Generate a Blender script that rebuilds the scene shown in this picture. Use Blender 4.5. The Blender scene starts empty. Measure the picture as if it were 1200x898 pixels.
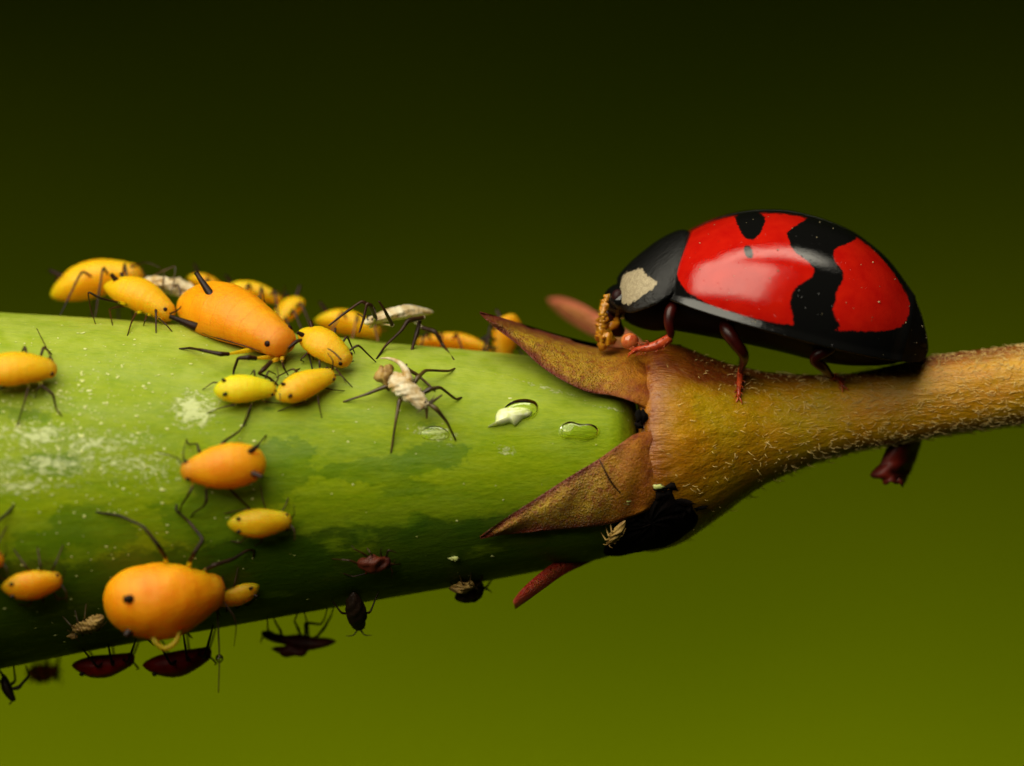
import bpy, math, random
import numpy as np
from mathutils import Vector

random.seed(7)
RNG = np.random.default_rng(7)
scn = bpy.context.scene
COL = scn.collection
PX = 75.0            # photograph pixels per millimetre in the plane y = 0 (1 unit = 1 mm)
CAMD = 110.0         # camera distance in mm

# ------------------------------------------------------------------ camera, world, lights
cam_d = bpy.data.cameras.new('camera')
cam = bpy.data.objects.new('camera', cam_d)
COL.objects.link(cam)
cam.location = (0, -CAMD, 0)
cam.rotation_euler = (math.pi / 2, 0, 0)
cam_d.sensor_width = 36.0
cam_d.lens = 36.0 * CAMD / 16.0
cam_d.clip_start = 1.0
cam_d.clip_end = 5000.0
cam_d.dof.use_dof = True
cam_d.dof.focus_distance = CAMD - 1.1
cam_d.dof.aperture_fstop = 0.058
scn.camera = cam

world = bpy.data.worlds.new('World')
scn.world = world
world.use_nodes = True
bg = world.node_tree.nodes['Background']
bg.inputs['Color'].default_value = (0.75, 0.75, 0.40, 1)
bg.inputs['Strength'].default_value = 0.010

def area_lamp(name, loc, target, sx, sy, power, color):
    d = bpy.data.lights.new(name, 'AREA')
    d.shape = 'RECTANGLE'
    d.size, d.size_y = sx, sy
    d.energy = power
    d.color = color
    o = bpy.data.objects.new(name, d)
    COL.objects.link(o)
    o.location = loc
    v = Vector(target) - Vector(loc)
    o.rotation_euler = v.to_track_quat('-Z', 'Y').to_euler()
    return o

area_lamp('flash_softbox', (-27, -40.5, 39.5), (0.5, 0, 0.3), 66, 60, 68000, (1.0, 0.93, 0.74))
area_lamp('flash_top_strip', (5, -13, 58), (3, -0.5, 0.3), 50, 13, 13000, (1.0, 0.93, 0.74))
area_lamp('bank_gradient_lamp', (0, 330, 92), (0, 335, 0), 320, 50, 2.0e5, (1.0, 0.97, 0.85)).data.spread = math.radians(150)  # added unseen lamp that shapes the bank's bright-to-dark gradient

scn.view_settings.view_transform = 'Standard'
scn.view_settings.look = 'None'
scn.view_settings.exposure = 0.0
scn.view_settings.gamma = 1.0
scn.cycles.max_bounces = 10
scn.cycles.transmission_bounces = 8

# ------------------------------------------------------------------ node helpers
class NT:
    def __init__(self, name):
        self.m = bpy.data.materials.new(name)
        self.m.use_nodes = True
        self.t = self.m.node_tree
        self.b = self.t.nodes['Principled BSDF']
    def n(self, typ, **kw):
        nd = self.t.nodes.new(typ)
        for k, v in kw.items():
            setattr(nd, k, v)
        return nd
    def l(self, a, b):
        self.t.links.new(a, b)
    def coords(self):
        return self.n('ShaderNodeTexCoord').outputs['Object']
    def noise(self, scale, detail=4, rough=0.6, vec=None, dist=0.0):
        nd = self.n('ShaderNodeTexNoise')
        nd.inputs['Scale'].default_value = scale
        nd.inputs['Detail'].default_value = detail
        nd.inputs['Roughness'].default_value = rough
        nd.inputs['Distortion'].default_value = dist
        self.l(vec if vec is not None else self.coords(), nd.inputs['Vector'])
        return nd.outputs['Fac']
    def mapped(self, scale, rot=(0, 0, 0)):
        mp = self.n('ShaderNodeMapping')
        mp.inputs['Scale'].default_value = scale
        mp.inputs['Rotation'].default_value = rot
        self.l(self.coords(), mp.inputs['Vector'])
        return mp.outputs['Vector']
    def voronoi(self, scale, feature='F1', vec=None):
        nd = self.n('ShaderNodeTexVoronoi', feature=feature)
        nd.inputs['Scale'].default_value = scale
        self.l(vec if vec is not None else self.coords(), nd.inputs['Vector'])
        return nd.outputs['Distance']
    def ramp(self, fac, stops, interp='LINEAR'):
        nd = self.n('ShaderNodeValToRGB')
        cr = nd.color_ramp
        cr.interpolation = interp
        while len(cr.elements) < len(stops):
            cr.elements.new(0.5)
        for e, (p, c) in zip(cr.elements, stops):
            e.position = p
            e.color = (c, c, c, 1) if isinstance(c, (int, float)) else (*c, 1)
        self.l(fac, nd.inputs['Fac'])
        return nd.outputs['Color']
    def mix(self, fac, a, b, blend='MIX'):
        nd = self.n('ShaderNodeMix', data_type='RGBA', blend_type=blend)
        for sock, v in ((nd.inputs[0], fac), (nd.inputs[6], a), (nd.inputs[7], b)):
            if isinstance(v, (int, float)):
                sock.default_value = v
            elif isinstance(v, tuple):
                sock.default_value = (*v, 1)
            else:
                self.l(v, sock)
        return nd.outputs[2]
    def math(self, op, a, b=0.0, clamp=False):
        nd = self.n('ShaderNodeMath', operation=op, use_clamp=clamp)
        for sock, v in ((nd.inputs[0], a), (nd.inputs[1], b)):
            if isinstance(v, (int, float)):
                sock.default_value = v
            else:
                self.l(v, sock)
        return nd.outputs[0]
    def attr(self, name):
        return self.n('ShaderNodeAttribute', attribute_name=name).outputs['Fac']
    def bump(self, h, strength=0.3, dist=0.02, prev=None):
        nd = self.n('ShaderNodeBump')
        nd.inputs['Strength'].default_value = strength
        nd.inputs['Distance'].default_value = dist
        self.l(h, nd.inputs['Height'])
        if prev is not None:
            self.l(prev, nd.inputs['Normal'])
        self.l(nd.outputs['Normal'], self.b.inputs['Normal'])
        return nd.outputs['Normal']
    def set(self, **kw):
        for k, v in kw.items():
            s = self.b.inputs[k.replace('_', ' ')]
            if isinstance(v, tuple) and len(v) == 3 and s.type == 'RGBA':
                s.default_value = (*v, 1)
            elif isinstance(v, (int, float, tuple)):
                s.default_value = v
            else:
                self.l(v, s)
        return self

# ------------------------------------------------------------------ materials
M = {}

def m_aphid(name, c1, c2, sss=0.9, rough=0.45):
    t = NT(name)
    nz = t.noise(2.2, 3)
    col = t.mix(t.ramp(nz, [(0.35, 0.0), (0.68, 1.0)]), c1, c2)
    hd = t.ramp(t.math('ADD', t.attr('along'), t.math('MULTIPLY', t.math('SUBTRACT', t.noise(7, 3), 0.5), 0.16)), [(0.80, 0.0), (0.97, 0.55)])
    col = t.mix(hd, col, (c1[0] * 0.55, c1[1] * 0.55, c1[2] + 0.01))
    col = t.mix(t.ramp(t.noise(9, 5, 0.7), [(0.55, 0.0), (0.75, 0.22)]), col, (c1[0] * 0.75, c1[1] * 0.55, c1[2]))
    seg = t.math('ABSOLUTE', t.math('SINE', t.math('ADD', t.math('MULTIPLY', t.attr('along'), 30.0), t.math('MULTIPLY', t.noise(5, 3), 1.2))))
    segf = t.ramp(seg, [(0.0, 1.0), (0.16, 0.0)])
    col = t.mix(t.math('MULTIPLY', segf, 0.30), col, (c1[0] * 0.7, c1[1] * 0.45, c1[2]))
    t.set(Base_Color=col, Roughness=rough, Subsurface_Weight=sss, Subsurface_Radius=(0.9, 0.42, 0.03), Subsurface_Scale=1.0, Specular_IOR_Level=0.3)
    t.bump(t.math('SUBTRACT', t.noise(38, 5, 0.7), t.math('MULTIPLY', segf, 0.35)), 0.4, 0.018, t.bump(t.noise(8, 3), 0.3, 0.05))
    return t.m
M['aphid_orange'] = m_aphid('aphid_orange', (0.82, 0.275, 0.001), (0.88, 0.345, 0.002))
M['aphid_amber'] = m_aphid('aphid_amber', (0.90, 0.40, 0.002), (0.88, 0.44, 0.004))
M['aphid_yellow'] = m_aphid('aphid_yellow', (0.92, 0.56, 0.003), (0.92, 0.60, 0.005))
M['aphid_shaded'] = m_aphid('aphid_shaded', (0.26, 0.008, 0.003), (0.12, 0.004, 0.002), 0.1)  # orange aphids under the pod, their shade put into the base colour
M['aphid_dead'] = m_aphid('aphid_dead', (0.035, 0.006, 0.003), (0.11, 0.018, 0.005), 0.0, 0.5)
M['aphid_black'] = m_aphid('aphid_black', (0.010, 0.006, 0.003), (0.03, 0.012, 0.004), 0.0, 0.5)

def m_simple(name, c, rough=0.4, spec=0.5, vary=None, scale=8, bump=0.15, bscale=30, sss=0.0, rad=(0.1, 0.05, 0.02)):
    t = NT(name)
    col = c
    if vary:
        col = t.mix(t.ramp(t.noise(scale, 4), [(0.35, 0.0), (0.65, 1.0)]), c, vary)
    t.set(Base_Color=col, Roughness=rough, Specular_IOR_Level=spec)
    if sss:
        t.set(Subsurface_Weight=sss, Subsurface_Radius=rad, Subsurface_Scale=1.0)
    if bump:
        t.bump(t.noise(bscale, 4), bump, 0.02)
    return t.m
M['leg_black'] = m_simple('leg_black', (0.006, 0.003, 0.002), 0.42, 0.25, (0.03, 0.010, 0.003), 5)
M['leg_brown'] = m_simple('leg_brown', (0.050, 0.016, 0.004), 0.42, 0.28, (0.012, 0.006, 0.003), 3)
M['leg_amber'] = m_simple('leg_amber', (0.30, 0.11, 0.01), 0.35, 0.5, (0.06, 0.018, 0.004), 4)
M['leg_olive'] = m_simple('leg_olive', (0.10, 0.060, 0.012), 0.35, 0.5, (0.02, 0.010, 0.004), 4)
M['eye'] = m_simple('eye_dark', (0.016, 0.002, 0.002), 0.5, 0.2, None, bump=0)
M['skin'] = m_simple('shed_skin', (0.86, 0.80, 0.58), 0.4, 0.5, (0.52, 0.33, 0.10), 5, 1.0, 13, 0.0)
M['skin'].node_tree.nodes['Principled BSDF'].inputs['Transmission Weight'].default_value = 0.15
M['skin_tan'] = m_simple('shed_skin_tan', (0.50, 0.33, 0.09), 0.5, 0.4, (0.20, 0.10, 0.02), 6, 0.5, 16)
M['beetle_black'] = m_simple('beetle_black', (0.004, 0.004, 0.004), 0.16, 0.5, None, bump=0.05, bscale=60)
M['beetle_belly'] = m_simple('beetle_belly', (0.003, 0.002, 0.002), 0.6, 0.08, None, bump=0.3, bscale=30)
M['beetle_leg'] = m_simple('beetle_leg', (0.06, 0.003, 0.002), 0.35, 0.35, (0.02, 0.002, 0.001), 3, 0.1)
M['beetle_foot'] = m_simple('beetle_foot', (0.55, 0.09, 0.02), 0.25, 0.5, (0.35, 0.03, 0.01), 6, 0.1, 30, 0.3, (0.2, 0.05, 0.02))
M['palp'] = m_simple('palp_yellow', (0.62, 0.27, 0.01), 0.2, 0.5, (0.40, 0.12, 0.01), 6, 0.3, 20, 0.3, (0.2, 0.08, 0.01))
M['patch'] = m_simple('crumb_shade', (0.002, 0.0018, 0.0015), 0.9, 0.1, (0.006, 0.003, 0.002), 6, 0.9, 14)  # near-black for the shade under the sepal and for dark crumbs
M['flake'] = m_simple('pale_flake', (0.60, 0.64, 0.26), 0.45, 0.5, (0.50, 0.55, 0.14), 8, 0.3)
M['bract_dark'] = m_simple('bract_dark', (0.20, 0.014, 0.005), 0.5, 0.35, (0.012, 0.003, 0.002), 2.2, 0.5, 12)
M['dust'] = m_simple('dust_specks', (0.50, 0.42, 0.22), 0.6, 0.3, (0.04, 0.03, 0.02), 3, 0)
M['thread'] = m_simple('thread', (0.05, 0.035, 0.01), 0.3, 0.5, None, bump=0)

def m_glassy(name, tint, rough=0.03):
    t = NT(name)
    t.set(Base_Color=tint, Roughness=rough, IOR=1.36, Transmission_Weight=1.0)
    return t.m
M['clear_drop'] = m_glassy('clear_drop', (0.95, 1.0, 0.75))
M['amber_drop'] = m_simple('amber_drop', (0.62, 0.20, 0.05), 0.04, 0.6, (0.40, 0.06, 0.02), 6, 0, 30, 0.5, (0.15, 0.06, 0.02))
t = NT('milky_latex')
t.set(Base_Color=t.mix(t.ramp(t.noise(9, 3), [(0.4, 0.0), (0.65, 1.0)]), (0.80, 0.84, 0.52), (0.62, 0.70, 0.25)), Roughness=0.12, Subsurface_Weight=0.3, Subsurface_Radius=(0.1, 0.1, 0.05), Subsurface_Scale=1.0)
M['latex'] = t.m

# ladybird wing case: red with black marks from the pattern attribute (signed distance, negative = black)
t = NT('wing_case')
pat = t.attr('pattern')
wob = t.math('MULTIPLY', t.math('SUBTRACT', t.noise(9, 7, 0.8), 0.5), 0.11)
fac = t.math('ADD', t.math('MULTIPLY', t.math('ADD', pat, wob), 45.0), 0.5, True)
red = t.mix(t.ramp(t.noise(3.0, 4), [(0.3, 0.0), (0.7, 1.0)]), (0.42, 0.004, 0.002), (0.52, 0.010, 0.003))
speck = t.ramp(t.noise(16, 6, 0.75), [(0.66, 0.0), (0.76, 0.6)])
red = t.mix(speck, red, (0.28, 0.008, 0.003))
t.set(Base_Color=t.mix(fac, (0.004, 0.004, 0.004), red), Specular_IOR_Level=0.5, IOR=1.5)
pits = t.ramp(t.voronoi(9), [(0.0, 0.0), (0.12, 1.0)])
b1 = t.bump(t.noise(4, 3), 0.16, 0.03)
b2 = t.bump(t.noise(26, 5, 0.75), 0.20, 0.010, b1)
t.bump(pits, 0.45, 0.012, b2)
t.set(Roughness=t.math('ADD', t.ramp(t.noise(12, 5, 0.7), [(0.3, 0.03), (0.75, 0.10)]), t.math('MULTIPLY', t.attr('dull'), 0.6)), Specular_IOR_Level=t.math('SUBTRACT', 0.5, t.math('MULTIPLY', t.attr('dull'), 0.45)))
M['elytron'] = t.m

t = NT('pronotum_shield')
pat = t.attr('pattern')
wob = t.math('MULTIPLY', t.math('SUBTRACT', t.noise(14, 6, 0.7), 0.5), 0.14)
fac = t.math('ADD', t.math('MULTIPLY', t.math('ADD', pat, wob), 45.0), 0.5, True)
pale = t.mix(t.noise(14, 4), (0.60, 0.50, 0.32), (0.24, 0.19, 0.11))
t.set(Base_Color=t.mix(fac, (0.004, 0.004, 0.004), pale), Roughness=0.24)
t.bump(t.noise(15, 5, 0.7), 0.8, 0.04)
M['pronotum'] = t.m

# pod skin
t = NT('pod_skin')
long_v = t.mapped((0.35, 1.6, 1.6))
base = t.mix(t.ramp(t.noise(2.0, 5, 0.6, long_v), [(0.3, 0.0), (0.7, 1.0)]), (0.150, 0.255, 0.001), (0.238, 0.322, 0.002))
base = t.mix(t.ramp(t.noise(26, 4, 0.6, t.mapped((0.25, 1, 1))), [(0.35, 0.0), (0.75, 0.45)]), base, (0.36, 0.43, 0.008))
# paler towards the top of the pod
bl = t.math('MULTIPLY', t.attr('pale_top'), t.ramp(t.noise(3.2, 5), [(0.3, 0.25), (0.7, 1.0)]))
base = t.mix(t.math('MULTIPLY', bl, 0.65), base, (0.42, 0.49, 0.09))
# rubbed dark patches
st = t.math('ADD', t.attr('stain'), t.math('MULTIPLY', t.math('SUBTRACT', t.noise(6, 7, 0.72, t.mapped((0.6, 1, 1))), 0.5), 0.95))
stf = t.math('MULTIPLY', t.ramp(st, [(0.44, 0.0), (0.51, 1.0)]), t.ramp(t.noise(2.4, 4), [(0.3, 0.6), (0.6, 1.0)]))
base = t.mix(t.math('MULTIPLY', stf, 0.6), base, (0.060, 0.150, 0.002))
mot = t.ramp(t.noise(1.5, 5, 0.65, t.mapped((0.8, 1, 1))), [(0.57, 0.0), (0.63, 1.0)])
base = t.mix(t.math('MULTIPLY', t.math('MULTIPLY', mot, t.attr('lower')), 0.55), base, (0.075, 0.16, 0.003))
base = t.mix(t.math('MULTIPLY', t.attr('lower'), 0.4), base, (0.10, 0.22, 0.004))  # underside shade painted in as a darker green
# damp stain and painted shade on the lower side, with a ragged edge
wet_shade = t.math('ADD', t.attr('lower'), t.math('MULTIPLY', t.math('SUBTRACT', t.noise(2.2, 6, 0.7, t.mapped((0.5, 1, 1))), 0.5), 1.3))
wet_shade_f = t.ramp(wet_shade, [(0.78, 0.0), (0.92, 1.0)])
base = t.mix(t.math('MULTIPLY', wet_shade_f, 0.7), base, (0.018, 0.060, 0.002))
# waxy scuffs
sc = t.math('ADD', t.attr('scuff'), t.math('MULTIPLY', t.math('SUBTRACT', t.noise(15, 6, 0.8, t.mapped((0.55, 1, 1))), 0.5), 2.1))
scf = t.ramp(sc, [(0.58, 0.0), (0.74, 1.0)])
base = t.mix(t.math('MULTIPLY', scf, 0.75), base, (0.64, 0.70, 0.36))
t.set(Base_Color=base, Roughness=t.ramp(t.noise(8, 4), [(0.3, 0.36), (0.7, 0.52)]), Subsurface_Weight=0.12, Subsurface_Radius=(0.2, 0.25, 0.02), Subsurface_Scale=1.0, Specular_IOR_Level=t.ramp(t.noise(1.6, 4, 0.6, long_v), [(0.4, 0.1), (0.7, 0.4)]))
b1 = t.bump(t.noise(3.5, 5, 0.65, long_v), 0.4, 0.06)
b2 = t.bump(t.noise(34, 5, 0.75, t.mapped((0.4, 1, 1))), 0.4, 0.016, b1)
t.bump(scf, 0.5, 0.02, b2)
M['pod'] = t.m

# stalk skin
t = NT('stalk_skin')
lv = t.mapped((0.22, 1, 1), (0, math.radians(10), 0))
base = t.mix(t.ramp(t.noise(2.2, 5, 0.6, lv), [(0.32, 0.0), (0.68, 1.0)]), (0.46, 0.165, 0.001), (0.62, 0.320, 0.002))
base = t.mix(t.ramp(t.noise(1.1, 4), [(0.42, 0.0), (0.62, 0.7)]), base, (0.42, 0.300, 0.003))
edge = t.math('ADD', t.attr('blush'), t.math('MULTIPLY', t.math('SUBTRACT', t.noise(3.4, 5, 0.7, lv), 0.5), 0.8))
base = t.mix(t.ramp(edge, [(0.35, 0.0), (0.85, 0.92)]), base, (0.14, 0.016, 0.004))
base = t.mix(t.ramp(t.noise(24, 5, 0.7, t.mapped((0.3, 1, 1))), [(0.55, 0.0), (0.8, 0.5)]), base, (0.52, 0.37, 0.08))
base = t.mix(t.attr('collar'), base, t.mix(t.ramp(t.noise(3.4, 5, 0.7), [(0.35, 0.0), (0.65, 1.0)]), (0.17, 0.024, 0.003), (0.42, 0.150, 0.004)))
t.set(Base_Color=base, Roughness=t.ramp(t.noise(20, 4), [(0.35, 0.18), (0.7, 0.45)]), Subsurface_Weight=0.1, Subsurface_Radius=(0.2, 0.08, 0.02), Subsurface_Scale=1.0)
b1 = t.bump(t.noise(5, 5, 0.65, lv), 0.8, 0.09)
t.bump(t.noise(42, 4, 0.7, t.mapped((0.35, 1, 1))), 0.5, 0.02, b1)
M['stalk'] = t.m

# sepals: granular olive yellow with red margins
def m_sepal(name, c1, c2, rim):
    t = NT(name)
    gr = t.voronoi(26)
    base = t.mix(t.ramp(t.noise(4.5, 5, 0.7), [(0.36, 0.0), (0.64, 1.0)]), c1, c2)
    base = t.mix(t.ramp(gr, [(0.0, 0.55), (0.35, 0.0)]), base, (0.62, 0.45, 0.05))
    e = t.math('ADD', t.attr('rim'), t.math('MULTIPLY', t.math('SUBTRACT', t.noise(4, 5, 0.7), 0.5), 0.9))
    mott = t.ramp(t.noise(9, 5, 0.75), [(0.42, 0.0), (0.62, 0.88)])
    base = t.mix(mott, base, (0.22, 0.028, 0.003))
    base = t.mix(t.ramp(t.noise(30, 3, 0.7), [(0.56, 0.0), (0.70, 0.8)]), base, (0.62, 0.46, 0.04))
    base = t.mix(t.ramp(e, [(0.42, 0.0), (0.86, 0.95)]), base, rim)
    fd = t.attr('fade')
    base = t.mix(fd, base, t.mix(t.ramp(t.noise(3.4, 5, 0.7), [(0.35, 0.0), (0.65, 1.0)]), (0.17, 0.024, 0.003), (0.42, 0.150, 0.004)))
    t.set(Base_Color=base, Roughness=0.36, Specular_IOR_Level=t.math('SUBTRACT', 0.5, t.math('MULTIPLY', fd, 0.3)))
    b1 = t.bump(t.noise(30, 3, 0.7), 0.8, 0.03, t.bump(t.noise(7, 6, 0.7), 0.7, 0.08))
    t.bump(t.math('MULTIPLY', t.ramp(gr, [(0.0, 1.0), (0.5, 0.0)]), t.math('SUBTRACT', 1.0, fd)), 0.8, 0.035, b1)
    return t.m
M['sepal'] = m_sepal('sepal_olive', (0.34, 0.175, 0.002), (0.52, 0.340, 0.004), (0.15, 0.016, 0.004))
M['sepal_pink'] = m_sepal('sepal_pink', (0.55, 0.16, 0.06), (0.50, 0.24, 0.06), (0.52, 0.12, 0.06))
M['sepal_red'] = m_sepal('sepal_red', (0.42, 0.035, 0.006), (0.35, 0.04, 0.006), (0.30, 0.014, 0.004))

t = NT('hair_pale')
t.set(Base_Color=(0.80, 0.58, 0.20), Roughness=0.25)
M['hair'] = t.m

t = NT('bank_grass')
t.set(Base_Color=t.mix(t.ramp(t.noise(0.016, 3), [(0.3, 0.0), (0.7, 1.0)]), (0.106, 0.154, 0.0004), (0.180, 0.228, 0.0006)), Roughness=0.9, Specular_IOR_Level=0.0)
t.bump(t.noise(0.3, 4), 0.3, 2.0)
M['bank'] = t.m

# ------------------------------------------------------------------ projection helpers
def P(px, py, y=0.0):
    k = (CAMD + y) / CAMD / PX
    return np.array([(px - 600.0) * k, y, (449.0 - py) * k])

def proj(p):
    p = np.asarray(p, float)
    k = PX * CAMD / (CAMD + p[..., 1])
    return np.stack([600 + p[..., 0] * k, 449 - p[..., 2] * k], -1)

# silhouette of the pod and of the stalk: (px, top, bottom)
POD = np.array([(-160, 360, 812), (-60, 363, 795), (0, 366, 784), (100, 372, 764), (200, 379, 746), (330, 390, 723), (450, 401, 702),
                (560, 411, 683), (640, 419, 668), (700, 426, 656)], float)
STK = np.array([(748, 424, 634), (754, 412, 644), (764, 404, 646), (780, 402, 643), (800, 406, 636), (825, 416, 620), (850, 425, 602), (875, 431, 583),
                (900, 436, 567), (950, 439, 546), (1000, 437, 531), (1050, 427, 521), (1100, 416, 512), (1200, 404, 498), (1300, 394, 488)], float)
SURF = np.vstack([POD, [(740, 414, 650)], STK[2:]])
def tab(T, px):
    c = np.interp(px, T[:, 0], (T[:, 1] + T[:, 2]) / 2)
    r = np.interp(px, T[:, 0], (T[:, 2] - T[:, 1]) / 2)
    return (449 - c) / PX, r / PX          # axis height, radius (mm)
def axis_r(x):
    return tab(SURF, 600 + x * PX)

def S(px, py, h=0.0, back=False):
    """the point seen at (px, py) that stands h mm above the plant's surface (front side, or back)"""
    y = 0.0
    for _ in range(12):
        p = P(px, py, y)
        zc, r = axis_r(p[0])
        q = (r + h) ** 2 - (p[2] - zc) ** 2
        yn = math.sqrt(q) if q > 0 else 0.0
        y = 0.5 * y + 0.5 * (yn if back else -yn)
    return P(px, py, y)

def radial(p):
    zc, r = axis_r(p[0])
    v = np.array([0.0, p[1], p[2] - zc])
    return v / (np.linalg.norm(v) + 1e-9)
def drop(p, h=0.0):
    zc, r = axis_r(p[0])
    u = radial(p)
    return np.array([p[0], 0, zc]) + u * (r + h)

def nrm(v):
    v = np.asarray(v, float)
    return v / (np.linalg.norm(v) + 1e-12)

def in_poly(pts, poly):
    """signed distance (positive inside) from pixel points to a polygon"""
    pts = np.asarray(pts, float)
    poly = np.asarray(poly, float)
    d = np.full(len(pts), 1e9)
    inside = np.zeros(len(pts), bool)
    n = len(poly)
    for i in range(n):
        a, b = poly[i], poly[(i + 1) % n]
        ab = b - a
        tt = np.clip(((pts - a) @ ab) / (ab @ ab), 0, 1)
        d = np.minimum(d, np.linalg.norm(pts - a - tt[:, None] * ab, axis=1))
        cond = (a[1] > pts[:, 1]) != (b[1] > pts[:, 1])
        xx = a[0] + (pts[:, 1] - a[1]) / (b[1] - a[1] + 1e-12) * ab[0]
        inside ^= cond & (pts[:, 0] < xx)
    return np.where(inside, d, -d)

def smooth_poly(poly, n=4):
    p = np.asarray(poly, float)
    for _ in range(n):
        q = np.roll(p, -1, 0)
        p = np.stack([0.75 * p + 0.25 * q, 0.25 * p + 0.75 * q], 1).reshape(-1, 2)
    return p

def spline(pts, n):
    """Catmull-Rom through the points (rows), n samples per span"""
    p = np.asarray(pts, float)
    e = np.vstack([2 * p[0] - p[1], p, 2 * p[-1] - p[-2]])
    out = []
    for i in range(1, len(e) - 2):
        for k in range(n):
            t = k / n
            a, b, c, d = e[i - 1], e[i], e[i + 1], e[i + 2]
            out.append(0.5 * ((2 * b) + (c - a) * t + (2 * a - 5 * b + 4 * c - d) * t ** 2 + (3 * b - a - 3 * c + d) * t ** 3))
    out.append(e[-2])
    return np.array(out)

# ------------------------------------------------------------------ mesh helpers
class MB:
    def __init__(self):
        self.v = []; self.f = []; self.n = 0; self.a = {}
    def add(self, v, f):
        self.v.append(np.asarray(v, float).reshape(-1, 3))
        self.f += [tuple(i + self.n for i in q) for q in f]
        self.n += len(self.v[-1])
        return self
    def grid(self, g, wrap=False):
        """g: (rows, cols, 3)"""
        r, c = g.shape[:2]
        f = []
        for i in range(r - 1):
            for j in range(c if wrap else c - 1):
                k = (j + 1) % c
                f.append((i * c + j, i * c + k, (i + 1) * c + k, (i + 1) * c + j))
        return self.add(g.reshape(-1, 3), f)
    def tube(self, pts, rad, n=8, sub=4):
        pts = np.asarray(pts, float)
        rad = np.asarray(rad, float)
        if sub > 1 and len(pts) > 2:
            q = spline(np.hstack([pts, rad[:, None]]), sub)
            pts, rad = q[:, :3], np.maximum(q[:, 3], 1e-4)
        d = np.gradient(pts, axis=0)
        ref = np.array([0.0, 0, 1]) if abs(nrm(d[0])[2]) < 0.9 else np.array([0.0, 1, 0])
        rings = []
        for p, t, r in zip(pts, d, rad):
            t = nrm(t)
            a = nrm(np.cross(ref, t)); b = np.cross(t, a); ref = b
            ang = np.linspace(0, 2 * math.pi, n, endpoint=False)
            rings.append(p + r * (np.cos(ang)[:, None] * a + np.sin(ang)[:, None] * b))
        b0 = self.n
        self.grid(np.array(rings), True)
        m = len(rings)
        self.f.append(tuple(b0 + i for i in range(n))[::-1])
        self.f.append(tuple(b0 + (m - 1) * n + i for i in range(n)))
        return self
    def ball(self, c, r, n=12, axes=None, noise=0.0, seed=0):
        r = np.asarray(r if np.ndim(r) else (r, r, r), float)
        A = np.eye(3) if axes is None else np.asarray(axes)
        rg = np.random.default_rng(seed)
        th = np.linspace(0.0, math.pi, n)
        ph = np.linspace(0, 2 * math.pi, 2 * n, endpoint=False)
        T, F = np.meshgrid(th, ph, indexing='ij')
        u = np.stack([np.sin(T) * np.cos(F), np.sin(T) * np.sin(F), np.cos(T)], -1)
        k = np.ones_like(T)
        if noise:
            for _ in range(7):
                w = rg.normal(size=3) * 3.0
                k += noise * np.sin(u @ w + rg.uniform(0, 6.28)) * 0.5
        g = (u * k[..., None] * r) @ A + np.asarray(c)
        return self.grid(g, True)
    def build(self, name, mat, parent=None, attrs=None, kind=None, solid=0.0, sub=0, smooth=True):
        v = np.vstack(self.v)
        root = parent
        off = np.zeros(3)
        while root is not None:
            off = off + np.array(root.location)
            root = root.parent
        org = np.zeros(3)
        if parent is None:
            org = v.mean(0)
        me = bpy.data.meshes.new(name)
        me.from_pydata((v - off - org).tolist(), [], self.f)
        me.validate()
        if smooth:
            me.polygons.foreach_set('use_smooth', [True] * len(me.polygons))
        for k, a in (attrs or {}).items():
            at = me.attributes.new(k, 'FLOAT', 'POINT')
            at.data.foreach_set('value', np.asarray(a, np.float32))
        me.materials.append(mat)
        o = bpy.data.objects.new(name, me)
        COL.objects.link(o)
        if parent is not None:
            o.parent = parent
        else:
            o.location = org
        if solid:
            md = o.modifiers.new('thickness', 'SOLIDIFY'); md.thickness = abs(solid); md.offset = -1 if solid > 0 else 1
        if sub:
            md = o.modifiers.new('smooth', 'SUBSURF'); md.levels = sub; md.render_levels = sub
        if kind:
            o['kind'] = kind
        return o

def thing(name, label, cat, loc, group=None):
    o = bpy.data.objects.new(name, None)
    o.empty_display_size = 0.2
    COL.objects.link(o)
    o.location = tuple(float(a) for a in loc)
    return tag(o, label, cat, group)
def tag(o, label, cat, group=None):
    o['label'] = label; o['category'] = cat
    if group:
        o['group'] = group
    return o

# ------------------------------------------------------------------ background bank of blurred grass
mb = MB()
prof = spline([(-60, -190), (120, -120), (260, -62), (380, -30), (470, 2), (530, 40), (565, 95), (585, 180), (595, 330), (598, 520)], 6)
xs = np.linspace(-700, 700, 41)
g = np.array([[(x, y + 0.00006 * x * x, z) for x in xs] for y, z in prof])
mb.grid(g)
o = mb.build('grass_bank', M['bank'])
o['kind'] = 'structure'
o['label'] = 'green grassy bank far behind the stem, wholly out of focus'

# ------------------------------------------------------------------ the plant: pod, stalk, sepals
plant = thing('plant_stem', 'thick green seed pod on a hairy brown stalk with pointed sepals', 'plant', S(752, 520, 0) * np.array([1, 0, 1]))

NA = 260
def lathe(T, pxs, nang, rough=0.0, seed=1):
    rg = np.random.default_rng(seed)
    rows = []
    ang = np.linspace(0, 2 * math.pi, nang, endpoint=False)
    ks = [(rg.normal() * 0.9, rg.integers(1, 6), rg.uniform(0, 6.28)) for _ in range(14)]
    for q in pxs:
        x = (q - 600) / PX
        c = np.interp(q, T[:, 0], (T[:, 1] + T[:, 2]) / 2); r = np.interp(q, T[:, 0], (T[:, 2] - T[:, 1]) / 2)
        k = sum(np.sin(kx * x + n * ang + ph) for kx, n, ph in ks) / len(ks)
        rr = r / PX * (1 + rough * k)
        rows.append(np.stack([np.full(nang, x), -np.cos(ang) * rr, (449 - c) / PX + np.sin(ang) * rr], -1))
    return np.array(rows), ang

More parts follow.
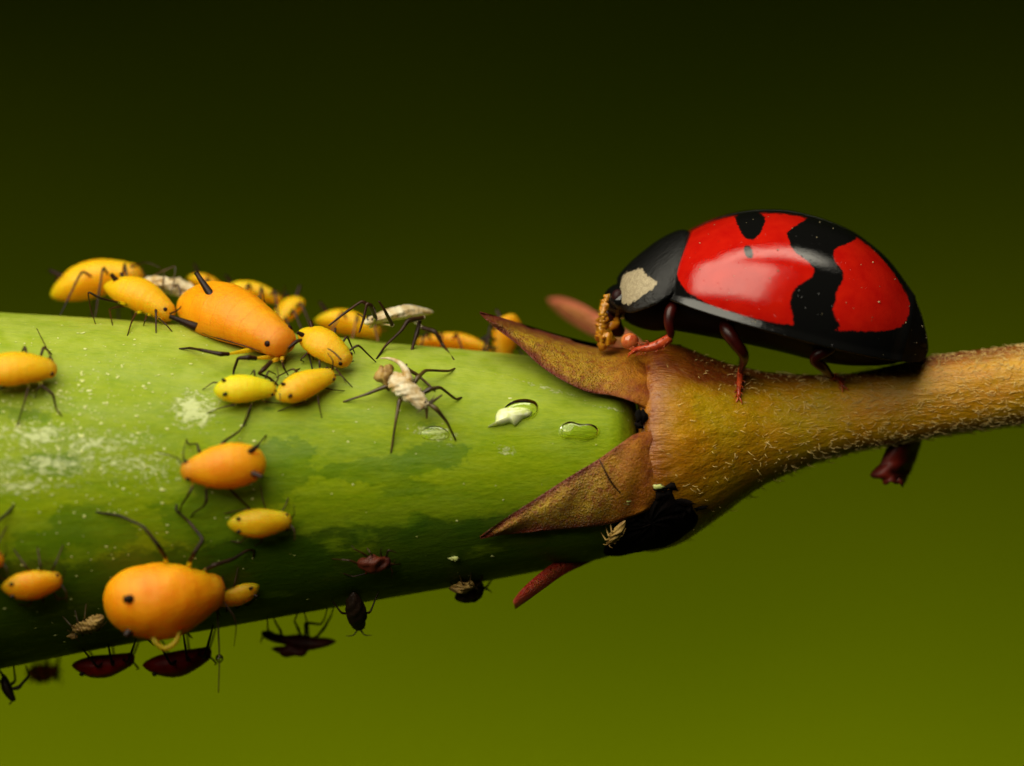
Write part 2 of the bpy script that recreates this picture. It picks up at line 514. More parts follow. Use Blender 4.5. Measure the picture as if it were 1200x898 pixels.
def dense(T, spans):
    keys = spline(T, 8)
    return keys
PODF = np.vstack([POD, [(722, 431, 648), (734, 443, 638), (741, 456, 625), (745, 474, 606), (746.5, 500, 575)]])
pp = spline(PODF, 34)
g, ang = lathe(pp, pp[:, 0], NA, 0.006, 3)
mb = MB().grid(g, True)
V = g.reshape(-1, 3)
pix = proj(V)
front = V[:, 1] < 0.3
up = np.tile(np.sin(ang), len(pp))          # +1 top, -1 bottom
def blobs(lst, soft=0.5):
    out = np.zeros(len(V))
    for (cx, cy, rx, ry, rot, amp) in lst:
        c, s = math.cos(math.radians(rot)), math.sin(math.radians(rot))
        dx, dy = pix[:, 0] - cx, pix[:, 1] - cy
        a = (dx * c + dy * s) / rx; b = (-dx * s + dy * c) / ry
        out = np.maximum(out, amp * np.clip(1.0 - np.sqrt(a * a + b * b) * soft, 0, 1))
    return np.where(front, out, 0)
stain = blobs([(455, 550, 55, 16, -8, 1), (510, 535, 40, 16, -5, 1), (400, 552, 26, 10, 0, .9), (480, 573, 34, 10, -5, .9), (245, 610, 60, 26, 0, 1), (285, 575, 60, 22, 0, .95),
               (310, 648, 55, 26, -8, 1.0), (345, 668, 45, 22, -10, 1), (345, 645, 30, 22, 0, .9), (490, 610, 12, 12, 30, .95), (330, 545, 45, 35, 0, .85), (235, 655, 60, 16, 0, .9),
               (60, 545, 40, 16, 0, .85), (110, 620, 50, 28, 10, .95), (50, 640, 40, 22, 0, .9), (560, 620, 34, 18, 0, .75), (420, 690, 80, 14, -10, .9),
               (300, 690, 60, 20, -8, .95), (310, 480, 40, 16, 0, .45), (500, 500, 50, 22, 0, .5), (25, 485, 45, 14, 5, .7)])
scuff = blobs([(226, 480, 34, 26, 0, .92), (60, 545, 130, 20, -3, .76), (20, 570, 90, 15, -2, .76), (110, 520, 100, 24, -5, .74), (45, 510, 60, 18, 0, .84), (508, 508, 34, 12, 10, .78),
               (515, 506, 16, 8, 0, .95), (170, 545, 70, 30, 0, .70), (60, 460, 140, 60, 0, .48), (140, 430, 160, 40, 0, .42), (593, 528, 12, 9, 0, .8), (640, 455, 70, 5, 16, .72), (715, 478, 34, 4, 12, .7), (30, 520, 180, 80, 0, .56), (150, 500, 120, 60, 0, .45)])
pale_top = np.clip((up - 0.35) / 0.5, 0, 1)
lower = np.clip((-up - 0.12) / 0.35, 0, 1)  # underside mask, carries the painted shade and the stain
pod = mb.build('pod', M['pod'], plant, {'stain': stain, 'scuff': scuff, 'pale_top': pale_top, 'lower': lower})

# pale wax flecks stuck to the pod
mb = MB()
def fleck(p, r, seed):
    n = radial(p)
    a = np.array([1.0, 0, 0]); b = nrm(np.cross(n, a))
    rg = np.random.default_rng(seed)
    k = 6
    an = np.linspace(0, 2 * math.pi, k, endpoint=False) + rg.uniform(0, 1)
    rr = r * rg.uniform(0.5, 1.15, k)
    st = rg.uniform(1.0, 2.0)
    ring = p - n * 0.006 + np.cos(an)[:, None] * rr[:, None] * a * st + np.sin(an)[:, None] * rr[:, None] * b
    top = p + n * r * 0.3
    mb.add(np.vstack([ring, top]), [(i, (i + 1) % k, k) for i in range(k)])
cnt = 0
while cnt < 650:
    px_ = random.uniform(-10, 740); py_ = random.uniform(380, 760)
    zc, r = axis_r((px_ - 600) / PX)
    dens = 0.9 * math.exp(-((px_ - 60) / 110) ** 2 - ((py_ - 495) / 90) ** 2) + 0.08 * (px_ < 300) + 0.025
    if random.random() > dens:
        continue
    dz = (449 - py_) / PX - zc
    if abs(dz) > r * 0.97:
        continue
    p = drop(S(px_, py_, 0), 0.012)
    fleck(p, min(0.034, random.lognormvariate(-4.45, 0.45)), cnt)
    cnt += 1
mb.build('wax_flecks', M['flake'], plant, kind='stuff')

# stalk
sp = spline(np.vstack([[(746.6, 512, 560)], STK]), 26)
NS = 160
g, ang = lathe(sp, sp[:, 0], NS, 0.032, 9)
mb = MB().grid(g, True)
V = g.reshape(-1, 3); pix = proj(V)
up = np.tile(np.sin(ang), len(sp))
xx = pix[:, 0]
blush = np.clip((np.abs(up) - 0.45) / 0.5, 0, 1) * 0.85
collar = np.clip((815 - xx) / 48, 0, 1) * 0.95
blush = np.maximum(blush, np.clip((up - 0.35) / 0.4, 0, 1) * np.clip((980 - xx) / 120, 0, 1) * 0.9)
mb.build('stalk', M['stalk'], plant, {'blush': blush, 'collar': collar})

# hairs on the stalk
mb = MB()
for i in range(2000):
    px_ = 772 + 453 * random.random() ** 0.62
    a = random.uniform(-1.75, 1.45)
    zc, r = axis_r((px_ - 600) / PX)
    p = np.array([(px_ - 600) / PX, -math.cos(a) * r, zc + math.sin(a) * r])
    n = radial(p)
    al = np.array([1.0, 0, 0]); sd = np.cross(n, al)
    th = random.gauss(0, 0.55)
    d = al * math.cos(th) * random.choice((1, -1, -1)) + sd * math.sin(th)
    L = random.uniform(0.04, 0.17)
    lift = random.uniform(-0.05, 0.18)
    cur = random.uniform(-0.5, 0.5)
    side = np.cross(n, d)
    pts = [p - n * 0.03, p + d * L * 0.4 + n * (0.012 + lift * L * 0.6) + side * cur * L * 0.15, p + d * L + n * (0.012 + lift * L * 0.5) + side * cur * L * 0.6]
    rr = random.uniform(0.003, 0.006)
    mb.tube(pts, [rr, rr * 0.9, rr * 0.25], 4, 2)
mb.build('hair_coat', M['hair'], plant, kind='stuff')

# sepals
def sepal(rows, mat, bulge=0.06, thick=0.07, back=False, ys=None, label=None, nv=26):
    """rows: (ux, uy, lx, ly, h) from tip to base, in photo pixels and mm above the surface"""
    R = spline(rows, 9)
    G = []; rim = []; fade = []
    for i, (ux, uy, lx, ly, h) in enumerate(R):
        kb = min(1.0, (len(R) - 1 - i) / 16.0)
        row = []
        for j in range(2 * nv - 2):
            low = j >= nv
            v = j / (nv - 1) if not low else (2 * nv - 2 - j) / (nv - 1)
            hh = h + (bulge * math.sin(math.pi * v) * min(1, i / 10) + 0.012 * math.sin(i * 0.5 + 5 * v) + 0.010 * math.sin(i * 0.21 + 9 * v) + 0.03 * (abs(2 * v - 1) ** 6) * math.sin(i * .17 + 2 * v) ** 2) * kb + 0.012 * math.sin(v * 9 + 1) * (1 - kb)
            td = thick * min(1, i / 6) * kb * (math.sin(math.pi * v) ** 0.4 if low else 0)
            px_, py_ = ux + (lx - ux) * v, uy + (ly - uy) * v
            if ys is None:
                px_ += (9 * math.sin(v * 7 + 2) + 5 * math.sin(v * 17)) * (1 - kb)
                p = S(px_, py_, hh - td, back)
            else:
                y0, y1 = ys
                p = P(px_, py_, y0 + (y1 - y0) * i / (len(R) - 1) - bulge * 4 * math.sin(math.pi * v) + td)
            row.append(p)
            fade.append(max(0, min(1, ((px_ - 690) / 62))) if ys is None else 0.0)
            w = math.hypot(lx - ux, ly - uy)
            edge = min(v, 1 - v) * w
            rim.append(max(1 - edge / 19.0, 0.95 - i / len(R) * 7, 0.12, 0.5 * max(0, min(1, (i / len(R) - 0.55) / 0.25))))
        G.append(row)
    mb = MB().grid(np.array(G), True)
    o = mb.build('sepal', mat, plant, {'rim': rim, 'fade': fade})
    if label:
        o['label'] = label
    return o

sepal([(562, 365, 562, 368, .78), (580, 370, 577, 382, .66), (610, 379, 605, 403, .48), (650, 391, 640, 434, .33), (690, 401, 684, 458, .22), (722, 407, 718, 464, .13), (742, 406, 738, 470, .07), (764, 404, 758, 480, -.06), (790, 404, 782, 490, -.22)],
      M['sepal'], 0.05, label='olive sepal with red edges pointing up and left')
sepal([(562, 629, 563, 632, .12), (590, 609, 592, 627, .10), (630, 583, 632, 623, .09), (670, 557, 674, 620, .09), (700, 539, 706, 616, .10), (724, 522, 730, 610, .10), (744, 509, 752, 602, .06), (764, 505, 774, 592, -.06), (792, 508, 800, 580, -.22)],
      M['sepal'], 0.06, label='olive sepal pointing down and left across the pod')
sepal([(642, 350, 643, 356, 0), (658, 349, 660, 372, 0), (682, 357, 684, 388, 0), (712, 375, 712, 404, 0), (745, 395, 748, 430, 0), (770, 420, 770, 470, 0)],
      M['sepal_pink'], 0.03, ys=(3.2, 1.2), label='pink blurred sepal behind the beetle head')
sepal([(601, 704, 604, 714, 0), (612, 690, 617, 705, 0), (632, 672, 639, 689, 0), (655, 656, 664, 672, 0), (690, 640, 700, 655, 0), (730, 610, 735, 635, 0)],
      M['sepal_red'], 0.02, ys=(-1.9, 0.5), label='red sepal tip hanging under the pod')

# dark dried bract under the stalk
R = spline([(1046, 514, 1078, 511), (1042, 524, 1077, 520), (1036, 537, 1073, 532), (1031, 547, 1070, 541), (1022, 557, 1066, 550), (1034, 559, 1061, 558), (1037, 567, 1058, 565)], 6)
rgb_ = np.random.default_rng(5)
G = [[P(ux + (lx - ux) * v + (rgb_.normal() * .7 if i > 18 else 0), uy + (ly - uy) * v + 1.5 * math.sin(v * 14) * (i / len(R)) ** 3, 0.15 - 0.30 * math.sin(math.pi * v) + 0.5 * v + 0.015 * math.sin(5 * v + i * .4)) for v in np.linspace(0, 1, 16)] for i, (ux, uy, lx, ly) in enumerate(R)]
mb = MB().grid(np.array(G))
mb.tube([P(1052, 562, 0), P(1056, 566, 0), P(1058, 571, .05)], [.05, .04, .01], 6, 3)
mb.build('bract', M['bract_dark'], plant, solid=0.04)['label'] = 'dark red dried bract hanging under the stalk'

# ------------------------------------------------------------------ sap drops on the pod
def drop_on(poly, hgt, label, mat, name='sap_drop', parent=None, n=30, inset=0.0):
    pl = smooth_poly(poly, 3)
    c = pl.mean(0)
    rows = []
    ks = np.linspace(0, 1, 9)
    for k in ks:                        # rings from the rim to the centre
        row = []
        for q in pl:
            e = c + (q - c) * (1 - k)
            h = hgt * (1 - (1 - k) ** 2.4) ** .8 if k > 0 else -0.01
            row.append(drop(S(e[0], e[1], 0), h + 0.004 + inset))
        rows.append(row)
    mb = MB().grid(np.array(rows), True)
    mb.f.append(tuple(range(len(pl)))[::-1])
    o = mb.build(name, mat, parent)
    if parent is None:
        tag(o, label, 'sap drop', 'sap drops on the pod')
    return o
d1 = thing('sap_drop', 'white milky sap drop with a clear upper rim on the pod', 'sap drop', drop(S(602, 485, 0)), 'sap drops on the pod')
drop_on([(566, 502), (580, 499), (580, 484), (587, 478), (622, 475), (627, 487), (612, 492), (604, 502), (600, 496), (590, 499)], 0.12, '', M['latex'], 'milky_part', d1)
drop_on([(587, 479), (600, 468), (620, 466), (633, 472), (632, 486), (622, 493), (602, 494), (588, 490)], 0.085, '', M['clear_drop'], 'clear_rim', d1)
drop_on([(653, 505), (657, 496), (668, 492), (680, 497), (698, 496), (705, 505), (700, 514), (685, 517), (670, 514), (657, 515)], 0.13, 'clear sap drop on the pod beside the sepal bases', M['clear_drop'])
drop_on([(490, 508), (500, 499), (515, 498), (528, 506), (527, 515), (510, 517), (495, 515)], 0.05, 'clear sap smear on the pod under the torn shed skin', M['clear_drop'])

# ------------------------------------------------------------------ aphids
PROF = {
    'plump': [(0, 0.04), (.03, .30), (.08, .52), (.16, .76), (.26, .93), (.38, 1.0), (.5, .98), (.62, .89), (.74, .76), (.84, .66), (.91, .58), (.965, .46), (.99, .28), (1, .04)],
    'egg': [(0, .06), (.02, .34), (.06, .56), (.13, .76), (.24, .92), (.38, 1.0), (.52, .98), (.66, .86), (.78, .68), (.87, .53), (.93, .44), (.975, .31), (1, .04)],
    'slim': [(0, 0.04), (.025, .22), (.08, .45), (.16, .68), (.28, .90), (.42, 1.0), (.56, .98), (.7, .86), (.8, .74), (.88, .65), (.94, .54), (.975, .38), (.993, .2), (1, .04)],
}
def pt(q):
    """(px, py, h) above the surface, or (px, py, 'y', depth)"""
    if len(q) == 4:
        return P(q[0], q[1], q[3])
    return S(q[0], q[1], q[2])

APHIDS = 'aphids gathered on the green pod'
def aphid(label, tail, head, hw, mat='aphid_orange', prof='plump', tilt=0.0, flat=0.76, legs=(), auto=(), ants=(), corn=True, corn_len=0.0, legmat='leg_black', eyes=(1, -1),
          leg_r=0.020, cornmat='leg_black', bend=0.06, crumple=0.022, name='aphid', cat='aphid', group=APHIDS, thin=1.0, crease=None):
    T, H = pt(tail), pt(head)
    hw = hw / PX
    f = nrm(H - T); L = np.linalg.norm(H - T)
    mid = (T + H) / 2
    u = radial(mid) + tilt * np.array([0, -1.0, 0])
    u = nrm(u - f * (u @ f)); r = np.cross(f, u)
    root = thing(name, label, cat, drop(mid), group)
    n_t, n_a = 40, 32
    pr = spline(PROF[prof], 6)
    ts = np.concatenate([[0], np.linspace(0.01, 0.99, n_t), [1]])
    rad = np.interp(ts, pr[:, 0], pr[:, 1])
    an = np.linspace(0, 2 * math.pi, n_a, endpoint=False)
    rg = np.random.default_rng(abs(hash(label)) % 1000 if False else len(label) * 7 + int(L * 100))
    cr = [(rg.normal(size=2) * (9 if name == 'shed_skin' else 4), rg.uniform(0, 6.28)) for _ in range(6)]
    def at(t, a, k=1.0):
        rr = np.interp(t, pr[:, 0], pr[:, 1]) * hw * k
        s = math.sin(a)
        return T + f * L * t + u * (bend * L * math.sin(math.pi * t)) + rr * (math.cos(a) * r + s * flat * (1.0 if s > 0 else 0.8) * u)
    G = []
    for t, rd in zip(ts, rad):
        seg = 1.0 - (0.03 if hw < .5 else 0.012) * max(0, math.cos(t * 2 * math.pi * 9)) ** 6 - (0.035 if abs(t - .87) < .012 else 0) - (0.02 if abs(t - .74) < .012 else 0)
        row = []
        for a in an:
            k = seg
            if crumple:
                k += crumple * sum(math.sin(w[0] * t * 3 + round(w[1]) * a + ph) for w, ph in cr) / 3
            s = math.sin(a)
            row.append(T + f * L * t + u * (bend * L * math.sin(math.pi * t)) + rd * k * hw * (math.cos(a) * r + s * flat * (1.0 if s > 0 else 0.8) * u))
        G.append(row)
    mb = MB().grid(np.array(G), True)
    for lg in legs:
        if isinstance(lg, dict):
            lg = lg['p']
        a0 = pt(lg[0])
        tq = min(.92, max(.35, (a0 - T) @ f / L))
        ax = T + f * L * tq + u * (bend * L * math.sin(math.pi * tq)) - u * 0.5 * hw
        q = nrm(pt(lg[1]) - a0)
        mb.tube([ax, ax * .4 + a0 * .6, a0 + q * 0.02, a0 + q * .04], [0.10 * hw, 0.07 * hw, leg_r * .95, leg_r * .6], 10, 3)
    VV = (np.vstack(mb.v) - T) @ f / L
    mb.build('body', M[mat], root, {'along': np.clip(VV, 0, 1)})
    for s in eyes:
        a = math.radians(28 if s > 0 else 152)
        MB().ball(at(.915, a, 0.88), 0.09 * hw + 0.010, 8).build('eye', M['eye'], root)
    if corn:
        for s in (1, -1):
            a = math.radians(52 if s > 0 else 128)
            b = at(.17, a, 0.95)
            cl = corn_len or 0.55 * hw
            d = nrm(-f * 0.8 + u * 0.55 + r * s * 0.45)
            MB().tube([b - d * 0.03, b + d * cl * 0.5, b + d * cl, b + d * cl * 1.02], np.array([.13, .10, .075, .09]) * hw + 0.006, 10, 3).build('cornicle', M[cornmat], root)
    if crease is not None:
        cp = [at(t_, math.radians(crease), 1.0) for t_ in np.linspace(.42, .88, 9)]
        MB().tube(cp, [.004, .008, .012, .013, .013, .012, .010, .008, .004], 6, 2).build('flank_crease', M['leg_brown'], root)
    def leg(pts, rr):
        pts = np.array(pts)
        k = len(pts)
        rads = np.interp(np.linspace(0, 1, k), [0, .3, .5, 1], [1.0, 1.15, .7, .42]) * rr
        # keep knees: add a point close to every joint
        P2 = [pts[0]]; R2 = [rads[0]]
        for i in range(1, k):
            for q in (0.12, 0.5, 0.88):
                P2.append(pts[i - 1] * (1 - q) + pts[i] * q); R2.append((rads[i - 1] * (1 - q) + rads[i] * q) * (1.12 if q == .88 and i < k - 1 else 1))
        P2.append(pts[-1]); R2.append(rads[-1])
        MB().tube(P2, R2, 8, 2).build('leg', M[legmat], root)
    for lg in legs:
        rr = leg_r
        if isinstance(lg, dict):
            rr = lg['r']; lg = lg['p']
        leg([pt(q) for q in lg], rr * thin)
    for s, i in auto:
        t = (0.80, 0.68, 0.55)[i]
        ps = at(t, math.radians(-35 if s > 0 else 215), 0.7)
        fw = (0.55, -0.15, -0.75)[i]
        side = r * s
        knee = ps + (side * 0.75 + f * fw * 0.6) * hw * 1.1 + u * 0.32 * hw
        foot = drop(ps + (side * 1.5 + f * fw * 1.5) * hw * 1.15)
        ank = foot * 0.86 + knee * 0.14
        leg([ps, knee, ank, foot], leg_r * thin)
    for k, an_ in enumerate(ants):
        pts = np.array([pt(q) for q in an_])
        rr = np.linspace(0.014, 0.006, len(pts)) * thin
        MB().tube(pts, rr, 6, 4).build('antenna', M[legmat], root)
    if not ants:
        for s in (1, -1):
            b = at(.96, math.radians(60 if s > 0 else 120), 0.8)
            e = b + (f * 0.5 + r * s * 0.8 + u * 0.5) * hw
            MB().tube([b, (b + e) / 2 + u * 0.15 * hw, e - f * hw * 0.3 + r * s * hw * .3], [0.013, 0.010, 0.005], 6, 4).build('antenna', M[legmat], root)
    return root

ALL = [(s, i) for s in (1, -1) for i in (0, 1, 2)]
Y = 'y'
# 1 back left, blurred
aphid('blurred orange aphid at the far left end of the ridge row', (59, 347, Y, 1.1), (168, 322, Y, 0.9), 27, 'aphid_amber', 'slim', flat=0.9, legmat='leg_brown', auto=ALL, corn_len=.22,
      ants=[[(158, 312, Y, .8), (172, 308, Y, .6), (190, 315, Y, .5)]])
aphid('yellow orange aphid head down in front of the blurred one', (122, 335, Y, 0.1), (203, 372, Y, -0.35), 24, 'aphid_amber', 'slim', flat=0.9, legmat='leg_brown', corn_len=.12,
      legs=[[(140, 355, Y, -.5), (118, 350, Y, -.75), (103, 342, Y, -.8), (106, 362, Y, -.7), (112, 380, 0)], [(150, 358, Y, 0), (128, 362, Y, -.1), (132, 382, 0)], [(160, 366, Y, -.5), (154, 378, Y, -.8), (149, 394, 0)],
            [(172, 368, Y, -.5), (170, 376, Y, -.7), (168, 382, 0)], [(185, 372, Y, -.6), (194, 380, Y, -.8), (202, 389, 0)]], auto=[(1, 0)], leg_r=.018,
      ants=[[(196, 362, Y, -.4), (184, 350, Y, -.4), (170, 336, Y, -.2)], [(199, 368, Y, -.5), (210, 362, Y, -.6), (217, 350, Y, -.6)]])
# shed skin behind the big aphid
SK = 'shed aphid skins on the pod'
def skin(label, tail, head, hw, **kw):
    kw.setdefault('mat', 'skin'); kw.setdefault('legmat', 'leg_olive'); kw.setdefault('crumple', 0.2); kw.setdefault('flat', 0.6)
    return aphid(label, tail, head, hw, name='shed_skin', cat='shed skin', group=SK, corn=False, prof='slim', **kw)
skin('white shed skin lying behind the large orange aphid', (243, 355, Y, .4), (166, 330, Y, .5), 18, legs=[[(176, 326, Y, .6), (190, 318, Y, .4), (206, 312, Y, .3), (204, 328, Y, .2), (200, 345, Y, .1)], [(190, 340, Y, .3), (192, 325, Y, .2), (193, 318, Y, .2)],
      [(215, 350, Y, .2), (217, 352, Y, .1), (212, 372, 0.05)]], auto=[(1, 2), (-1, 2), (1, 1)], leg_r=.016, eyes=())
skin('white shed skin sliver lying along the back of the large orange aphid', (262, 344, Y, -.2), (304, 354, Y, -.1), 7, legs=[[(285, 350, Y, -.2), (296, 352, Y, -.2), (306, 345, Y, -.1)]], auto=[(-1, 1), (-1, 2)], leg_r=.012, eyes=())
# big orange aphid with two long black cornicles
aphid('large orange aphid with two long black horns, head down', (212, 353, .35), (339, 408, .30), 39, 'aphid_orange', 'plump', tilt=0.55, flat=0.86, legs=[
    {'p': [(268, 415, .25), (258, 415, .30), (234, 410, .22), (222, 408, .06), (210, 409, .0)], 'r': .033},
    {'p': [(300, 420, .25), (290, 419, .32), (279, 420, .26), (274, 434, .08), (273, 444, .0)], 'r': .035},
    {'p': [(318, 424, .25), (308, 434, .30), (303, 438, .24), (316, 443, .08), (326, 452, .0)], 'r': .033},
    {'p': [(338, 408, .30), (348, 400, .36), (357, 398, .34), (363, 420, .10), (366, 433, .0)], 'r': .026},
    {'p': [(330, 422, .28), (333, 432, .2), (338, 440, .02)], 'r': .022},
    {'p': [(300, 372, .5), (285, 353, .55), (297, 363, .6), (300, 368, .55)], 'r': .030}],
    corn=False, crease=-12, eyes=(1, -1), ants=[[(334, 398, .42), (322, 384, .5), (312, 364, .5), (308, 340, .5)], [(336, 400, .4), (324, 388, .5), (318, 380, .5)]])
big = [o for o in bpy.data.objects if o.get('label', '').startswith('large orange aphid')][0]
for a, b in (((248, 347, 'y', -.95), (230, 320, 'y', -.85)), ((226, 382, .52), (199, 371, .62))):
    A, B = pt(a), pt(b)
    MB().tube([A + (A - B) * .15, A, (A + B) / 2, B * .98 + A * .02, B], [.07, .068, .05, .036, .044], 12, 3).build('cornicle', M['leg_black'], big)
aphid('small blurred orange aphid between white skin and large aphid', (220, 325, Y, 1.5), (270, 352, Y, 1.3), 14, 'aphid_orange', auto=ALL, legmat='leg_brown', corn_len=.16)
aphid('blurred yellow orange aphid crossing behind the large aphid', (258, 340, Y, 1.2), (331, 353, Y, 1.1), 16, 'aphid_amber', 'slim', auto=ALL, legmat='leg_brown', corn_len=.16)
aphid('blurred round aphid head down at right of the large aphid', (354, 352, Y, 1.35), (322, 386, Y, .8), 18, 'aphid_amber', auto=ALL, legmat='leg_brown', corn_len=.18)
aphid('slender yellow aphid facing down right under the white skin', (350, 388, .34), (410, 427, .22), 20, 'aphid_amber', 'slim', tilt=0.4, legmat='leg_brown', corn_len=.10, leg_r=.016,
      legs=[[(392, 430, .2), (400, 440, .14), (413, 454, 0)], [(372, 420, .2), (364, 405, .25), (366, 418, .1), (368, 422, 0)], [(362, 412, .2), (352, 422, .1), (356, 424, 0)]], auto=[(-1, 0), (-1, 1), (-1, 2)],
      ants=[[(400, 422, .38), (390, 412, .42), (376, 405, .42)], [(406, 420, .3), (400, 408, .4), (389, 393, .42)], [(407, 416, .3), (409, 424, .26), (415, 423, .2)]])
aphid('small bright yellow aphid under the large orange aphid', (250, 458, .20), (324, 456, .16), 17, 'aphid_yellow', 'plump', tilt=0.8, legmat='leg_brown', corn_len=.05, leg_r=.014,
      legs=[[(262, 450, .15), (250, 448, .12), (237, 457, 0)], [(278, 474, .15), (262, 477, .1), (243, 484, 0)], [(296, 472, .15), (290, 484, .12), (284, 500, 0)], [(308, 470, .15), (318, 472, .1), (332, 473, 0)]], auto=[(-1, 0), (-1, 1)])
aphid('small orange yellow aphid beside the bright yellow one', (323, 467, .20), (392, 438, .18), 17, 'aphid_amber', 'plump', tilt=0.7, legmat='leg_brown', corn_len=.05, leg_r=.014,
      legs=[[(360, 470, .15), (348, 474, .1), (325, 482, 0)], [(372, 462, .15), (374, 475, .12), (377, 490, 0)], [(378, 454, .15), (390, 457, .1), (404, 458, 0)], [(350, 448, .2), (347, 434, .2), (352, 432, .1), (340, 440, 0)]], auto=[(-1, 0), (-1, 2)])
aphid('blurred orange aphid behind the white skin on the ridge', (368, 376, Y, 1.3), (446, 392, Y, 1.1), 20, 'aphid_amber', 'slim', legmat='leg_amber', auto=ALL, corn_len=.2)
# shed skins in the middle
skin('white shed skin standing on dark legs at the ridge', (508, 366, Y, 0.15), (427, 379, Y, -.45), 14, leg_r=.034, bend=0.05, crumple=.13, legmat='leg_brown', legs=[
    [(440, 374, Y, -.5), (437, 362, Y, -.75), (424, 353, Y, -.85), (404, 367, Y, -.9), (385, 382, Y, -.9)],
    [(440, 372, Y, -.6), (434, 358, Y, -.95), (430, 356, Y, -1.0), (426, 374, Y, -1.0), (421, 390, Y, -1.0)],
    [(460, 382, Y, -.6), (452, 366, Y, -.9), (444, 353, Y, -1.0)],
    [(497, 372, Y, -.3), (478, 376, Y, -.6), (470, 388, Y, -.7), (452, 405, Y, -.7), (441, 421, 0)],
    [(492, 376, Y, -.3), (488, 392, Y, -.5), (482, 412, Y, -.55), (476, 429, 0)],
    [(494, 384, Y, -.1), (510, 389, Y, -.2), (520, 406, Y, -.2), (532, 422, 0)]])
skin('torn cream shed skin lying below the ridge on pod', (452, 437, .26), (500, 478, .30), 12, leg_r=.034, tilt=.6, crumple=0.2, bend=.1, legs=[
    [(468, 450, .25), (452, 453, .22), (430, 462, .15), (402, 471, 0)],
    [(478, 456, .2), (468, 470, .22), (464, 492, .15), (458, 531, 0)],
    [(485, 450, .3), (490, 442, .34), (499, 434, .26), (526, 435, .06), (533, 432, 0)],
    [(494, 462, .3), (504, 456, .36), (516, 454, .32), (534, 468, .05), (541, 466, 0)],
    [(498, 470, .36), (512, 480, .36), (524, 495, .25), (534, 516, .02)],
    {'p': [(500, 474, .36), (508, 470, .40), (518, 463, .40)], 'r': .034},
    {'p': [(499, 474, .3), (500, 482, .25), (500, 491, .2)], 'r': .034},
    [(476, 432, .2), (490, 440, .1), (510, 458, .02)]], eyes=())
torn = [o for o in bpy.data.objects if o.get('label', '').startswith('torn cream')][0]
MB().tube([pt((480, 448, .36)), pt((474, 432, .42)), pt((466, 424, .40)), pt((455, 420, .3)), pt((446, 420, .2))], [.08, .055, .035, .02, .010], 10, 4).build('torn_flap', M['skin'], torn)
MB().ball(pt((452, 440, .28)), (.13, .12, .17), 10, noise=.25, seed=4).build('curled_end', M['skin_tan'], torn)
aphid('blurred orange aphid low behind ridge left of upper sepal', (578, 412, Y, 1.0), (488, 402, Y, 1.2), 15, 'aphid_orange', 'slim', legmat='leg_brown', auto=ALL, corn_len=.18)
aphid('blurred orange aphid half hidden behind the upper sepal tip', (602, 368, Y, 1.0), (588, 420, Y, .9), 19, 'aphid_orange', 'plump', legmat='leg_brown', auto=ALL, corn_len=.16)
# left edge
aphid('orange aphid cut by the left edge with antenna raised', (-34, 439, .34), (67, 432, .22), 21, 'aphid_amber', 'slim', tilt=.3, legmat='leg_brown', leg_r=.02,
      legs=[[(34, 452, .25), (29, 470, .2), (19, 502, 0)], [(46, 450, .25), (62, 462, .2), (66, 480, .06), (73, 488, 0)], [(50, 448, .25), (44, 456, .2), (41, 466, 0)], [(10, 452, .25), (-8, 458, .2), (-20, 475, 0)]],
      auto=[(-1, 0), (-1, 1)], ants=[[(62, 424, .34), (53, 405, .3), (43, 385, .2)]])
# front ones
aphid('orange aphid facing left in the middle of the pod', (312, 541, .34), (211, 553, .24), 26, 'aphid_orange', 'egg', tilt=.2, corn_len=.17, leg_r=.021,
      legs=[[(240, 540, .25), (233, 528, .28), (231, 520, .22), (221, 521, .08), (218, 515, 0)], [(252, 532, .25), (262, 518, .28), (280, 506, .1), (288, 494, .04), (294, 479, 0)],
            [(226, 570, .25), (222, 578, .26), (213, 592, .1), (210, 601, 0)], [(242, 572, .25), (242, 588, .26), (238, 594, .2), (226, 602, .05), (223, 607, 0)], [(266, 570, .28), (278, 582, .26), (293, 596, .1), (294, 600, 0)], [(290, 530, .25), (302, 522, .2), (312, 510, 0)]],
      ants=[[(214, 545, .3), (206, 536, .3), (185, 530, .2)], [(216, 543, .3), (215, 530, .3), (219, 515, .2)]])
aphid('small amber aphid below the orange one facing right', (266, 614, .20), (342, 610, .16), 17, 'aphid_amber', 'slim', tilt=.2, corn_len=.04, legmat='leg_brown', leg_r=.014,
      legs=[[(300, 600, .15), (290, 596, .15), (262, 602, 0)], [(312, 600, .15), (308, 586, .12), (305, 568, 0)], [(328, 602, .15), (334, 594, .1), (338, 583, 0)], [(290, 628, .15), (282, 636, .1), (270, 634, 0)],
            [(308, 628, .15), (306, 636, .1), (298, 640, 0)], [(330, 620, .15), (338, 622, .1), (346, 620, 0)]])
aphid('largest orange aphid, plump and low on the pod', (121, 706, .50), (264, 690, .32), 46, 'aphid_orange', 'egg', tilt=.15, flat=0.95, eyes=(1,), corn_len=.10, leg_r=.031,
      legs=[[(195, 655, .4), (186, 640, .5), (168, 617, .36), (140, 604, .06), (112, 600, 0)], [(222, 658, .35), (228, 648, .45), (238, 632, .40), (222, 612, .10), (206, 598, .04), (207, 591, 0)],
            [(240, 668, .3), (252, 662, .36), (272, 656, .25), (290, 645, .06), (298, 645, .02), (297, 654, 0)],
            [(215, 725, .3), (216, 738, .25), (225, 748, .05)], [(175, 735, .3), (172, 748, .3), (180, 756, .1)]])
lg = [o for o in bpy.data.objects if o.get('label', '').startswith('largest orange')][0]
MB().tube([P(176, 738, -2.5), P(182, 752, -2.6), P(193, 760, -2.6), P(206, 752, -2.6), P(212, 734, -2.5)], [.035, .04, .042, .04, .035], 10, 4).build('leg', M['aphid_orange'], lg)
